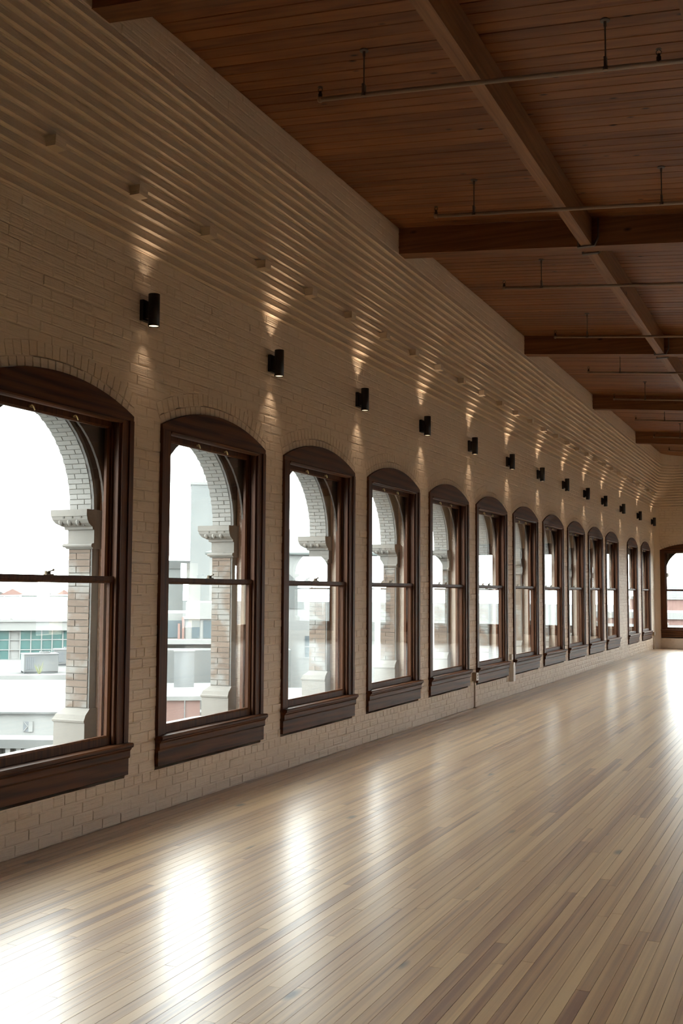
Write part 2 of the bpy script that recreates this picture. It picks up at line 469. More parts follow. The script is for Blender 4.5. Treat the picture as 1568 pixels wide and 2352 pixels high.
def wall_body(a, b, centres, tr, x_back, top_fn, k_top):
    mb = MB()
    for k in range(k_top):
        z0, z1 = k*COURSE, (k+1)*COURSE
        xf = face_off(k)
        zt = top_fn(xf)
        if z0 >= zt: break
        z1 = min(z1, zt)
        zm = .5*(z0+z1)
        hb = blocked_half(zm, .05)
        if zm > SPRING and hb > 0:
            hb = min(hb, HW+.02)
        for s0, s1 in spans(a, b, centres, hb):
            p = [tr(x_back, s0, z0), tr(xf-(.012 if K_CORB <= k < K_CORB+N_CORB else .0045), s0, z0), tr(xf-(.012 if K_CORB <= k < K_CORB+N_CORB else .0045), s1, z0), tr(x_back, s1, z0)]
            q = [tr(x_back, s0, z1), tr(xf-(.012 if K_CORB <= k < K_CORB+N_CORB else .0045), s0, z1), tr(xf-(.012 if K_CORB <= k < K_CORB+N_CORB else .0045), s1, z1), tr(x_back, s1, z1)]
            mb.hexa(p+q)
    return mb

RC = .15
body = wall_body(YB, YE+.3, WIN_Y, TR_L, -.26, ceil_z, K_TOP)
# rounded inside corner against the end wall, course by course
for k in range(K_TOP):
    o = face_off(k); z0 = k*COURSE; z1 = min((k+1)*COURSE, ceil_z(o))
    if z1 <= z0: continue
    corb = K_CORB <= k < K_CORB+N_CORB
    n = 8; r = RC+1.1*o
    def arc(d): return [(o+r-(r-d)*math.cos(PI/2*i/n), YE-o-r+(r-d)*math.sin(PI/2*i/n)) for i in range(n+1)]
    lev = [(z0, -.012), (z0+.012, .005), (z1, -.008)] if corb else [(z0, -.003), (z0+.004, 0), (z1-.004, 0), (z1, -.003)]
    for (za, da), (zb_, db) in zip(lev[:-1], lev[1:]):
        A, B = arc(da), arc(db)
        for i in range(n): body.quad((*A[i], za), (*A[i+1], za), (*B[i+1], zb_), (*B[i], zb_))
    A = arc(lev[0][1]); body.poly([(*q, z0) for q in A]+[(o-.03, YE-o+.03, z0)])
wall_left = body.build('wall_left', 'paint')
tag(wall_left, 'long cream painted brick wall with corbelled upper courses and a row of windows', 'wall', kind='structure')
bl = wall_bricks(TR_L, 2.6, YE-RC, WIN_Y, ceil_z(.34), K_TOP)
build_brick_wall(wall_left, TR_L, bl, arch_wedges(WIN_Y[1:]), 300)

# header blocks standing out of one corbel course
kb = 58; xb = face_off(kb)
for i in range(29):
    y = 5.24+.922*i+R.uniform(-.02, .02)
    mb = MB(); mb.cur = R.random()
    w = .055; x0, x1 = xb-.02, xb+.082
    z0, z1 = kb*COURSE+.002, (kb+1)*COURSE-.004
    mb.hexa([(x0, y-w, z0), (x1-.004, y-w+.004, z0+.002), (x1-.004, y+w-.004, z0+.002), (x0, y+w, z0), (x0, y-w, z1), (x1, y-w+.004, z1), (x1, y+w-.004, z1), (x0, y+w, z1)])
    mb.build('projecting_brick', 'paint', wall_left)

# ---------------------------------------------------------------- end wall
eb = wall_body(-.3, XR+.3, END_X, TR_E, -.26, lambda o: 6.0, 80)
wall_end = eb.build('wall_end', 'paint')
tag(wall_end, 'far cream painted brick end wall beyond the curved corner', 'wall', kind='structure')
NOSE = .016
be = wall_bricks(TR_E, RC, 2.2, END_X, 5.5, K_TOP)
build_brick_wall(wall_end, TR_E, be, arch_wedges(END_X[:1]), 60)

# right and back walls, out of the photograph: plaster with tall daylight openings
def opening_wall(name, a, b, centres, half, zs, ze, tr, label):
    mb = MB()
    def bx(s0, s1, z0, z1):
        p = [tr(0, s0, z0), tr(-.4, s0, z0), tr(-.4, s1, z0), tr(0, s1, z0)]
        q = [tr(0, s0, z1), tr(-.4, s0, z1), tr(-.4, s1, z1), tr(0, s1, z1)]
        mb.hexa(p+q)
    bx(a, b, 0, zs); bx(a, b, ze, 5.7)
    for s0, s1 in spans(a, b, centres, half): bx(s0, s1, zs, ze)
    return tag(mb.build(name, 'plaster'), label, 'wall', kind='structure')
opening_wall('wall_right', YB, YE+.3, [8.2+3.2*k for k in range(8)], .48, .5, 2.4, lambda x, y, z: (XR-x, y, z), 'plain cream wall with tall openings at its far end, on the unseen right side')
opening_wall('wall_back', -.3, XR+.3, [], .8, .55, 2.9, lambda x, y, z: (y, YB+x, z), 'plain cream wall behind the camera')

# ---------------------------------------------------------------- floor: narrow strips running along the wall
mb = MB(); mb.box(-.3, XR+.4, YB-.4, YE+.3, -.3, -.003)
floor = mb.build('floor', 'floor')
tag(floor, 'glossy pale maple strip floor reflecting the windows', 'floor', kind='structure')
SW = .0572
items = []
row = 0; x = .002
while x < XR:
    fine = x < 6.2
    y = YB+R.uniform(-1.5, 0) if not fine else 1.5-R.uniform(0, 2)
    if fine: items.append((0, x, YB, y, R.random()))
    while y < YE:
        L = R.choice([1.1, 1.6, 2.2, 2.8, 3.6, 4.4]) if fine else R.uniform(3, 7)
        y1 = min(y+L, YE)
        items.append((area_px([(x, max(y, .5), 0), (x+SW, max(y, .5), 0), (x+SW, y1, 0), (x, y1, 0)]) if y1 > 1 else 0, x, max(y, YB), y1, min(1, max(0, R.gauss(.55, .27)))))
        y = y1
    x += SW; row += 1
items.sort(key=lambda t: -t[0])
def strip(mb, x, y0, y1):
    h = R.uniform(-.0003, .0003); c = .0007; g = .0002
    n = len(mb.v); x0, x1 = x+g, x+SW-g
    mb.v += [(x0, y0+g, -.003), (x1, y0+g, -.003), (x1, y1-g, -.003), (x0, y1-g, -.003), (x0+c, y0+c, h), (x1-c, y0+c, h), (x1-c, y1-c, h), (x0+c, y1-c, h)]
    mb.f += [(n+4, n+5, n+6, n+7), (n, n+1, n+5, n+4), (n+1, n+2, n+6, n+5), (n+2, n+3, n+7, n+6), (n+3, n, n+4, n+7)]
    mb.r += [mb.cur]*5
rest = MB()
for i, (ar, x, y0, y1, rn) in enumerate(items):
    mb = MB() if i < 300 else rest
    mb.cur = rn; strip(mb, x, y0, y1)
    if i < 300: mb.build('floor_strip', 'floor', floor)
o = rest.build('floor_strip_field', 'floor', floor); o['kind'] = 'stuff'

# ---------------------------------------------------------------- ceiling: boards across the room on beams and purlins
def slab(mb, x0, x1, y0, y1, d0, d1):     # follows the roof pitch, d below the ceiling line
    mb.hexa([(x0, y0, ceil_z(x0)-d1), (x1, y0, ceil_z(x1)-d1), (x1, y1, ceil_z(x1)-d1), (x0, y1, ceil_z(x0)-d1),
             (x0, y0, ceil_z(x0)-d0), (x1, y0, ceil_z(x1)-d0), (x1, y1, ceil_z(x1)-d0), (x0, y1, ceil_z(x0)-d0)])
mb = MB(); slab(mb, -.3, XR+.4, YB-.4, YE+.3, -.30, -.006)
ceiling = mb.build('ceiling', 'ceil')
tag(ceiling, 'sloping ceiling of reddish fir boards above beams', 'ceiling', kind='structure')
PW = .139
def board(mb, y, x0, x1):
    c = .005 + R.uniform(0, .003); g = .001; dz = R.uniform(0, .003)
    y0, y1 = y+g, y+PW-g
    lo = lambda x: ceil_z(x)-dz
    n = len(mb.v)
    mb.v += [(x0, y0, ceil_z(x0)+.008), (x1, y0, ceil_z(x1)+.008), (x1, y1, ceil_z(x1)+.008), (x0, y1, ceil_z(x0)+.008),
             (x0, y0+c, lo(x0)), (x1, y0+c, lo(x1)), (x1, y1-c, lo(x1)), (x0, y1-c, lo(x0))]
    mb.f += [(n+7, n+6, n+5, n+4), (n+4, n+5, n+1, n), (n+5, n+6, n+2, n+1), (n+6, n+7, n+3, n+2), (n+7, n+4, n, n+3)]
    mb.r += [mb.cur]*5
rest = MB(); y = YB
while y < YE:
    near = y > 3.2
    mb = MB() if near else rest
    mb.cur = R.random(); board(mb, y, .0, XR)
    if near: mb.build('ceiling_board', 'ceil', ceiling)
    y += PW
o = rest.build('ceiling_board_field', 'ceil', ceiling); o['kind'] = 'stuff'

beam_words = ['nearest beam at the top left, only its end in view', 'second beam, the longest seen, crossing above the brick wall', 'third beam along the brick wall', 'fourth beam, above the middle wall lights', 'farthest beam before the curved corner']
PUR = [(2.30, 2.41), (3.77, 3.88)]
for i, by in enumerate(BEAM_Y):
    mb = MB(); slab(mb, face_off(K_TOP)-.1, XR, by, by+BEAM_W, -.004, BEAM_D)
    o = mb.build('ceiling_beam', 'beam')
    lab = 'heavy dark fir beam above and behind the camera' if i == 0 else 'heavy dark fir '+beam_words[i-1]
    tag(o, lab, 'beam', 'ceiling beams')
pur_words = {1: 'between the nearest beam and the second', 2: 'between the second beam and the third', 3: 'between the third beam and the fourth', 4: 'between the fourth beam and the farthest', 0: 'between the camera and the nearest beam', 5: 'between the farthest beam and the end wall'}
for pi, (x0, x1) in enumerate(PUR):
    for i, by in enumerate(BEAM_Y):
        y0 = by+BEAM_W; y1 = BEAM_Y[i+1] if i+1 < len(BEAM_Y) else YE-.35
        mb = MB(); slab(mb, x0, x1, y0+.001, y1-.001, -.003, .285)
        o = mb.build('ceiling_purlin', 'purlin')
        if pi == 0: tag(o, 'fir purlin parallel to the brick wall, '+pur_words[i], 'purlin', 'ceiling purlins')
        else: tag(o, 'fir purlin at the top right edge, '+pur_words[i], 'purlin', 'ceiling purlins')
        if pi < 2:
            # bent iron stirrups at both ends
            for yy, s in ((y1, -1), (y0, 1)):
                h = MB(); zb = ceil_z(.5*(x0+x1))-.285
                t = .008; wd = .05
                ya, yb_ = (yy-wd, yy-.002) if s < 0 else (yy+.002, yy+wd)
                h.box(x0-.03, x1+.025, ya, yb_, zb-.018, zb-.008)
                h.hexa([(x1+.012, ya, zb-.018), (x1+.030, ya, zb-.018), (x1+.030, yb_, zb-.018), (x1+.012, yb_, zb-.018),
                        (x1+.060, ya, zb+.075), (x1+.072, ya, zb+.075), (x1+.072, yb_, zb+.075), (x1+.060, yb_, zb+.075)])
                h.box(x1+.060, x1+.072, ya, yb_, zb+.07, zb+.262)
                h.box(x0-.03, x0-.018, ya, yb_, zb-.012, zb+.262)
                ob = h.build('joist_hanger', 'iron', o); ob['label'] = 'dark iron strap hanger'

# ---------------------------------------------------------------- sash windows
def frame_ring(mb, y0, y1, z0, z1, wl, wr, wb, wt, x0, x1, ch=.012):
    # mitred sash frame with a chamfered glazing edge on the room side
    o = [(y0, z0), (y1, z0), (y1, z1), (y0, z1)]
    i = [(y0+wl, z0+wb), (y1-wr, z0+wb), (y1-wr, z1-wt), (y0+wl, z1-wt)]
    m = [(a+(ch if a < (y0+y1)/2 else -ch)*-1, b+(ch if b < (z0+z1)/2 else -ch)*-1) for a, b in i]
    for k in range(4):
        j = (k+1) % 4
        F = lambda p, x: (x, p[0], p[1])
        mb.quad(F(o[k], x1), F(o[j], x1), F(m[j], x1), F(m[k], x1))
        mb.quad(F(m[k], x1), F(m[j], x1), F(i[j], x1-ch), F(i[k], x1-ch))
        mb.quad(F(i[k], x1-ch), F(i[j], x1-ch), F(i[j], x0), F(i[k], x0))
        mb.quad(F(i[k], x0), F(i[j], x0), F(o[j], x0), F(o[k], x0))
        mb.quad(F(o[k], x0), F(o[j], x0), F(o[j], x1), F(o[k], x1))
def make_window(name):
    w = empty(name)
    CW = .122
    zt = 2.785
    for s in (-1, 1):
        m = MB()
        a, b = (-HW, -HW+CW) if s < 0 else (HW-CW, HW)
        m.box(-.14, .012, a, b, .53, zt)
        # raised outer band
        a2, b2 = (-HW, -HW+.05) if s < 0 else (HW-.05, HW)
        m.box(.0, .022, a2, b2, .53, zt)
        m.build('side_casing', 'wood_v', w)
        m = MB()     # stop and sash track
        q = -s
        e = s*(HW-CW)
        for (d0, d1, xa, xb) in ((0, .022, -.022, -.004), (0, .016, -.07, -.062), (0, .018, -.135, -.106)):
            y0, y1 = sorted((e+q*d0, e+q*d1)); m.box(xa, xb, y0, y1, .545, zt)
        m.build('sash_stop', 'wood_v', w)
    # arched head board
    n = 20
    arc = [(AR*math.sin(-A0+2*A0*i/n), ACZ+AR*math.cos(-A0+2*A0*i/n)) for i in range(n+1)]
    m = MB(); m.prism([(HW, zt)]+arc[::-1]+[(-HW, zt)], 'x', -.14, .018)
    m.build('head_board', 'wood_h', w)
    m = MB()
    m.prism([(-.03, zt), (.02, zt), (.024, zt-.008), (.018, zt-.018), (.004, zt-.026), (-.03, zt-.026)], 'y', -(HW-CW), HW-CW)
    m.build('head_moulding', 'wood_h', w)
    yi = HW-CW-.002
    # upper sash, the outer one
    m = MB(); frame_ring(m, -yi, yi, 1.642, 2.778, .046, .046, .045, .058, -.105, -.072)
    us = m.build('upper_sash', 'wood_v', w)
    m = MB(); m.box(-.092, -.088, -yi+.044, yi-.044, 1.68, 2.722); m.build('glass_pane', 'glass', us)
    for yy in (-.172, .261):
        m = MB()
        m.path([(-.068+.018*math.sin(PI*i/8), yy-.02*math.cos(PI*i/8)*1.0, 2.742+.014*math.sin(2*PI*i/8)-.004) for i in range(9)], .0045, 6)
        m.box(-.073, -.067, yy-.026, yy+.026, 2.736, 2.752)
        o = m.build('finger_lift', 'brass', us)
    # lower sash, the inner one
    m = MB(); frame_ring(m, -yi, yi, .546, 1.69, .046, .046, .062, .045, -.060, -.026)
    m.box(-.034, -.020, -yi, yi, 1.668, 1.678)
    ls = m.build('lower_sash', 'wood_v', w)
    m = MB(); m.box(-.046, -.042, -yi+.044, yi-.044, .606, 1.647); m.build('glass_pane', 'glass', ls)
    m = MB()
    m.box(-.056, -.030, -.035, .035, 1.69, 1.697); m.tube((-.043, 0, 1.697), (-.043, 0, 1.712), .013, 10)
    m.hexa([(-.05, -.002, 1.709), (-.036, -.002, 1.709), (-.036, .045, 1.718), (-.05, .045, 1.718), (-.05, -.002, 1.716), (-.036, -.002, 1.716), (-.036, .045, 1.726), (-.05, .045, 1.726)])
    m.ball((-.043, .045, 1.723), .008, .008, .008, 8, 5); m.box(-.05, -.036, -.032, -.022, 1.697, 1.716)
    m.build('sash_lock', 'bronze', ls)
    # stool, bed moulding, apron
    m = MB(); m.prism([(-.14, .512), (.058, .512), (.066, .520), (.066, .536), (.058, .544), (-.14, .546)], 'y', -HW-.004, HW+.004)
    m.build('window_stool', 'wood_h', w)
    m = MB(); m.prism([(-.02, .44), (.036, .44), (.040, .452), (.040, .49), (.052, .505), (.052, .512), (-.02, .512)], 'y', -HW, HW)
    m.build('bed_board', 'wood_h', w)
    m = MB(); m.prism([(-.02, APRON), (.024, APRON), (.027, APRON+.003), (.027, .44), (-.02, .44)], 'y', -HW, HW)
    m.build('apron', 'wood_h', w)
    return w
proto = make_window('window_1')
first = True
ORD = ['nearest', 'second', 'third', 'fourth', 'fifth', 'sixth', 'seventh', 'eighth', 'ninth', 'tenth', 'eleventh', 'twelfth', 'thirteenth']
n = 0
for i, yc in enumerate(WIN_Y):
    w = proto if first else copy_tree(proto); first = False
    n += 1
    w.name = 'window_%d' % n; w.location = (0, yc, 0)
    j = i-2
    if j < 0: lab = 'dark wood arched sash window left of the photograph, '+('farther out of view' if i == 0 else 'next to the frame edge')
    elif j == 0: lab = 'nearest dark wood arched sash window, cut off by the left edge'
    elif j == 11: lab = 'dark wood arched sash window after the wide gap, first of the last pair'
    elif j == 12: lab = 'last dark wood arched sash window before the curved corner'
    else: lab = '%s dark wood arched sash window from the left along the brick wall' % ORD[j]
    tag(w, lab, 'window', 'arched sash windows', 'structure')
for i, xc in enumerate(END_X):
    w = copy_tree(proto); n += 1
    w.name = 'window_%d' % n; w.location = (xc, YE, 0); w.rotation_euler = (0, 0, -PI/2)
    tag(w, 'dark wood arched window in the far end wall at the right edge' if i == 0 else 'dark wood arched window in the end wall out of view, number %s from the corner' % ORD[i], 'window', 'arched sash windows', 'structure')

# ---------------------------------------------------------------- wall lights: up and down cylinders
def make_sconce():
    s = empty('wall_light')
    m = MB(); m.box(0, .03, -.05, .05, -.075, .075)
    m.build('back_plate', 'black', s, False)
    m = MB(); m.box(.028, .06, -.028, .028, -.06, .06); m.build('arm', 'black', s)
    H, r, ri = .1175, .0415, .037
    m = MB()
    m.lathe([(ri, -H+.03), (ri, -H), (r-.001, -H), (r, -H+.001), (r, H-.001), (r-.001, H), (ri, H), (ri, H-.03)], (.088, 0, 0), 24)
    m.build('tube', 'black', s, True)
    for sg in (-1, 1):
        m = MB(); m.lathe([(.0005, 0), (ri+.001, 0)], (.088, 0, sg*(H-.006)), 24)
        m.build('lamp_lens', 'lens', s)
    return s
sc0 = make_sconce()
SY = [6.44+1.964*k for k in range(10)] + [26.48, 29.07, 31.66]
for i, y in enumerate(SY):
    s = sc0 if i == 0 else copy_tree(sc0)
    s.location = (.0, y, 3.607)
    lab = 'black cylinder up-down wall light, ' + ('nearest, between the first two windows' if i == 0 else 'last one, right at the curved corner' if i == 12 else 'between the last two windows' if i == 11 else 'in the wide gap before the last pair of windows' if i == 10 else 'between the %s and %s windows' % (ORD[i], ORD[i+1]))
    tag(s, lab, 'wall light', 'wall lights along the brick wall')
    for sg in (-1, 1):
        ld = bpy.data.lights.new('wall_light_lamp', 'SPOT'); ld.energy = 4.0; ld.color = (1, .76, .52)
        ld.spot_size = math.radians(72); ld.spot_blend = 1.0; ld.shadow_soft_size = .012
        lo = bpy.data.objects.new('lamp', ld); C.objects.link(lo); lo.parent = s
        lo.location = (.088, 0, sg*(.1175-.004)); lo.rotation_euler = (0, 0 if sg < 0 else PI, 0)

# ---------------------------------------------------------------- sprinkler branch lines
def zpipe(x): return 5.222-.085*x
PY = [6.80+2.63*k for k in range(9)]
PX0 = [1.23, 1.20, 1.13, 1.13, 1.07, 1.02, 1.0, 1.0, 1.0]
PW_ = ['nearest, crossing under the purlin at the top', 'just in front of the second beam', 'just beyond the second beam', 'just in front of the third beam', 'just beyond the third beam', 'in front of the fourth beam', 'just beyond the fourth beam', 'just in front of the farthest beam', 'beyond the farthest beam']
for i, y in enumerate(PY):
    x0 = PX0[i]; e = empty('sprinkler_line', (x0, y, zpipe(x0)))
    def L(x, dz=0, dy=0): return (x-x0, dy, zpipe(x)-zpipe(x0)+dz)
    m = MB(); m.tube(L(x0), L(XR-.3), .0165, 10); m.ball(L(x0), .024, .022, .024, 10, 6); m.build('pipe', 'pipe', e, True)
    for x in [1.57, 3.25, 5.4, 7.6, 9.8]:
        up = ceil_z(x)-zpipe(x)
        m = MB(); m.tube(L(x), L(x, up), .0055, 6); m.lathe([(.032, 0), (.032, -.01), (.01, -.014), (.01, -.045)], L(x, up), 12)
        m.lathe([(.021, -.012), (.023, 0), (.021, .012)], L(x), 12); m.box(L(x)[0]-.008, L(x)[0]+.008, -.022, .022, L(x)[2]+.005, L(x)[2]+.075)
        m.build('hanger_rod', 'iron', e)
    for x in [x0+.0, 3.58, 6.6, 9.4]:
        m = MB(); c = L(x)
        m.tube(c, L(x, .04), .016, 10); m.tube(L(x, .04), L(x, .06), .011, 8)
        m.path([(c[0]-.012, 0, c[2]+.055), (c[0]-.016, 0, c[2]+.075), (c[0], 0, c[2]+.092)], .003, 5)
        m.path([(c[0]+.012, 0, c[2]+.055), (c[0]+.016, 0, c[2]+.075), (c[0], 0, c[2]+.092)], .003, 5)
        m.lathe([(.001, .094), (.018, .092), (.019, .089), (.001, .088)], c, 12)
        m.build('sprinkler_head', 'bronze' , e)
    tag(e, 'thin sprinkler pipe on hanger rods, '+PW_[i], 'sprinkler pipe', 'sprinkler lines')

# ---------------------------------------------------------------- small fittings on the wall and floor
e = empty('outlet_box', (.0, 14.47, 0))
m = MB(); m.box(.0, .055, -.055, .055, .375, .485); m.build('box', 'beige', e)
m = MB(); m.box(.055, .062, -.05, .05, .38, .48); pl = m.build('cover_plate', 'white', e)
m = MB()
for zz in (.41, .45):
    m.tube((.062, 0, zz), (.066, 0, zz), .016, 12)
m.build('socket', 'beige', pl)
m = MB(); m.tube((.02, 0, .0), (.02, 0, .378), .011, 10); m.lathe([(.02, 0), (.02, .012), (.011, .016)], (.02, 0, 0), 12); m.build('conduit', 'beige', e)
tag(e, 'beige electrical outlet box with conduit to the floor, beside the sixth window', 'outlet')
e = empty('outlet_box', (.0, 31.62, 0))
m = MB(); m.box(.0, .055, -.05, .05, .385, .49); m.build('box', 'beige', e)
m = MB(); m.box(.055, .061, -.045, .045, .39, .485); m.build('cover_plate', 'white', e)
m = MB(); m.tube((.02, 0, .0), (.02, 0, .388), .011, 10); m.build('conduit', 'beige', e)
tag(e, 'beige electrical outlet box with conduit in the far corner', 'outlet')
e = empty('wall_box', (.0, 16.42, 0))
m = MB(); m.prism([(-.055, .225), (.055, .225), (.055, .47), (.045, .51), (-.03, .51), (-.055, .47)], 'x', .0, .06); m.build('body', 'white', e)
m = MB()
for k in range(6): m.box(.06, .063, -.035, .035, .26+.03*k, .272+.03*k)
m.build('grille', 'white', e)
tag(e, 'small white upright box low on the wall between sixth and seventh windows', 'wall box')
e = empty('wall_plate', (.0, 16.42, 0))
m = MB(); m.box(.0, .03, -.045, .045, .55, .635); m.build('plate', 'white', e)
m = MB(); m.box(.03, .036, -.02, .02, .575, .61); m.build('switch', 'white', e)
tag(e, 'white square wall plate above the small white wall box', 'wall plate')
e = empty('floor_outlet', (1.0, 31.3, 0))
m = MB(); m.prism([(-.12, -.07), (.12, -.07), (.12, .07), (-.12, .07)], 'z', 0., .006); m.build('plate', 'ac_grey', e)
m = MB(); m.box(-.05, .05, -.03, .03, .006, .012); m.build('lid', 'iron', e)
tag(e, 'flat grey floor outlet plate near the far end wall', 'floor outlet')

# ---------------------------------------------------------------- masonry facade outside the windows
fac = empty('wall_facade')
tag(fac, 'pale brick arcade with stone capitals outside the windows', 'facade', kind='structure')
XO, XI, ARC, ZC = -.46, -.27, .727, 2.165
def arch_bay(yc, yl, yr, zt=3.7, zb=-9., rad=ARC):
    m = MB(); n = 28
    pts = [(yc-rad*math.cos(PI*i/n), ZC+rad*math.sin(PI*i/n)) for i in range(n+1)]
    for x in (XO, XI):
        P = lambda y, z: (x, y, z)
        m.quad(P(yl, zb), P(yc-rad, zb), P(yc-rad, zt), P(yl, zt)); m.quad(P(yc+rad, zb), P(yr, zb), P(yr, zt), P(yc+rad, zt))
        m.quad(P(yc-rad, zb), P(yc+rad, zb), P(yc+rad, .40), P(yc-rad, .40))
        for a, b in zip(pts[:-1], pts[1:]): m.quad(P(*a), P(*b), P(b[0], zt), P(a[0], zt))
    for a, b in zip([(yc-rad, .40)]+pts, pts+[(yc+rad, .40)]):
        m.quad((XO, *a), (XI, *a), (XI, *b), (XO, *b))
    m.quad((XO, yl, zt), (XI, yl, zt), (XI, yr, zt), (XO, yr, zt))
    m.quad((XO, yc-rad, .4), (XI, yc-rad, .4), (XI, yc+rad, .4), (XO, yc+rad, .4))
    return m
def arch_plate(m, yc, r0, zt, hw, xa, xb, n=24):
    for i in range(n):
        a, b = PI*i/n, PI*(i+1)/n
        p = [(yc-r0*math.cos(a), ZC+r0*math.sin(a)), (yc-r0*math.cos(b), ZC+r0*math.sin(b))]
        def out(t):
            c, s_ = -math.cos(t), math.sin(t)
            k = min(hw/abs(c) if abs(c) > 1e-6 else 9, (zt-ZC)/s_ if s_ > 1e-6 else 9)
            return (yc+k*c, ZC+k*s_)
        q = [out(a), out(b)]
        m.prism([p[0], p[1], q[1], q[0]], 'x', xa, xb)
def loft_rect(m, prof, y0, y1, x0, x1):
    # prof: (z, overhang); overhang on the outer face and both sides, flush on the window side
    rings = [[(x0-o, y0-o, z), (x1, y0-o, z), (x1, y1+o, z), (x0-o, y1+o, z)] for z, o in prof]
    for a, b in zip(rings[:-1], rings[1:]):
        for k in range(4):
            j = (k+1) % 4; m.quad(a[k], a[j], b[j], b[k])
    m.quad(*rings[0][::-1]); m.quad(*rings[-1])
def facade(centres, xf, parent):
    ext = []
    for i, yc in enumerate(centres):
        yl = .5*(yc+centres[i-1]) if i else yc-1.0
        yr = .5*(yc+centres[i+1]) if i+1 < len(centres) else yc+1.0
        o = arch_bay(yc, yl, yr).build('facade_bay', 'facade', parent); o.matrix_local = xf
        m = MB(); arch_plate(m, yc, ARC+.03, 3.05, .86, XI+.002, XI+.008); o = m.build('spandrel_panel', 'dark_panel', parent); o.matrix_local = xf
        m = MB()
        for k in range(24):
            a, b = PI*k/24, PI*(k+1)/24
            q = [(yc-r*math.cos(t), ZC+r*math.sin(t)) for r, t in ((ARC, a), (ARC, b), (ARC+.03, b), (ARC+.03, a))]
            m.prism(q, 'x', XI, XI+.02)
        o = m.build('arch_trim', 'caulk', parent); o.matrix_local = xf
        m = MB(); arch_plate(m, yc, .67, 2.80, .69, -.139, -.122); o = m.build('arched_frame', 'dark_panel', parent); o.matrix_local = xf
        for s in (-1, 1):
            m = MB(); a, b = sorted((yc+s*.80, yc+s*ARC)); m.box(XI-.001, XI+.012, a, b, .5, ZC); o = m.build('reveal_strip', 'caulk', parent); o.matrix_local = xf
        m = MB(); m.prism([(-.62, .43), (-.62, .495), (-.46, .515), (-.14, .535), (-.14, .43)], 'y', yc-ARC, yc+ARC); o = m.build('stone_sill', 'stone', parent); o.matrix_local = xf
    piers = [(centres[0]-ARC-.5, centres[0]-ARC)] + [(a+ARC, b-ARC) for a, b in zip(centres[:-1], centres[1:])] + [(centres[-1]+ARC, centres[-1]+ARC+.5)]
    for y0, y1 in piers:
        m = MB()
        loft_rect(m, [(1.885, .012), (1.895, .02), (1.897, .03), (1.908, .036), (1.920, .03), (1.926, .006), (2.018, .006), (2.022, .024), (2.040, .026), (2.045, .04), (2.065, .07), (2.09, .086), (2.112, .09), (2.114, .094), (2.160, .094)], y0, y1, XO, XI+.03)
        o = m.build('capital', 'stone', parent); o.matrix_local = xf
        m = MB()
        for sgn, yy in ((-1, y0), (1, y1)):
            for k in range(3):
                xx = XO-.02+.075*k
                m.ball((xx, yy+sgn*.062, 2.078), .024, .026, .032, 8, 6)
                m.hexa([(xx+.034, yy+sgn*.03, 2.046), (xx+.040, yy+sgn*.03, 2.046), (xx+.040, yy+sgn*.05, 2.046), (xx+.034, yy+sgn*.05, 2.046),
                        (xx+.030, yy+sgn*.06, 2.110), (xx+.044, yy+sgn*.06, 2.110), (xx+.044, yy+sgn*.098, 2.110), (xx+.030, yy+sgn*.098, 2.110)])
        k = 0; yy = y0
        while yy < y1:
            m.ball((XO-.062, yy+.03, 2.078), .026, .026, .032, 8, 6); yy += .075
        o2 = m.build('egg_moulding', 'stone', o)
        m = MB()
        loft_rect(m, [(.43, .055), (.672, .055), (.676, .062), (.690, .065), (.70, .058), (.728, .046), (.752, .018), (.77, .0)], y0, y1, XO, XI+.02)
        o = m.build('plinth', 'stone', parent); o.matrix_local = xf
    return piers
ID = Matrix.Identity(4)
XE = Matrix.Translation((0, YE, 0)) @ Matrix.Rotation(-PI/2, 4, 'Z')
facade(WIN_Y, ID, fac)
facade(END_X, XE, fac)
# single bricks on the arch soffits and jambs
eb = []
for yc in WIN_Y[1:]:
    for s in (1, -1):
        z = .775; k = 0
        while z < 1.88:
            z1 = min(z+.047, 1.883)
            for a, b in (((XO, XI),) if k % 2 else ((XO, XO+.07), (XO+.07, XI))):
                eb.append(('j', yc, s, z, z1, a, b))
            z = z1; k += 1
        n = 31
        for k in range(n):
            for a, b in (((XO-.004 if k % 2 else XO+.004, XI-.06), (XI-.06, XI)) if k % 2 else ((XO, XO+.07), (XO+.07, XI))):
                eb.append(('a', yc, s, PI/2*k/n, PI/2*(k+1)/n, a, b))
def ext_pts(q):
    ty, yc, s, u, v, a, b = q
    if ty == 'j':
        y = yc+s*(ARC-.004)
        return [(a, y, u), (b, y, u), (b, y, v), (a, y, v)]
    r = ARC-.004
    return [(x, yc+s*r*math.cos(t), ZC+r*math.sin(t)) for x, t in ((a, u), (b, u), (b, v), (a, v))]
def ext_brick(mb, q):
    ty, yc, s, u, v, a, b = q
    g = .0028; pr = .004+R.uniform(0, .003)
    if ty == 'j':
        o = [(x, yc+s*ARC, z) for x, z in ((a+g, u+g), (b-g, u+g), (b-g, v-g), (a+g, v-g))]
        i = [(x, yc+s*(ARC-pr), z) for x, y_, z in o]
    else:
        ga = .0026/ARC
        o = [(x, yc+s*ARC*math.cos(t), ZC+ARC*math.sin(t)) for x, t in ((a+g, u+ga), (b-g, u+ga), (b-g, v-ga), (a+g, v-ga))]
        i = [(x, yc+s*(ARC-pr)*math.cos(t), ZC+(ARC-pr)*math.sin(t)) for x, t in ((a+g, u+ga), (b-g, u+ga), (b-g, v-ga), (a+g, v-ga))]
    n = len(mb.v); mb.v += o+i
    mb.f += [(n+4, n+5, n+6, n+7), (n, n+1, n+5, n+4), (n+1, n+2, n+6, n+5), (n+2, n+3, n+7, n+6), (n+3, n, n+4, n+7)]
    mb.r += [mb.cur]*5
its = sorted(eb, key=lambda q: -(area_px(ext_pts(q)) if q[2] > 0 else 0))
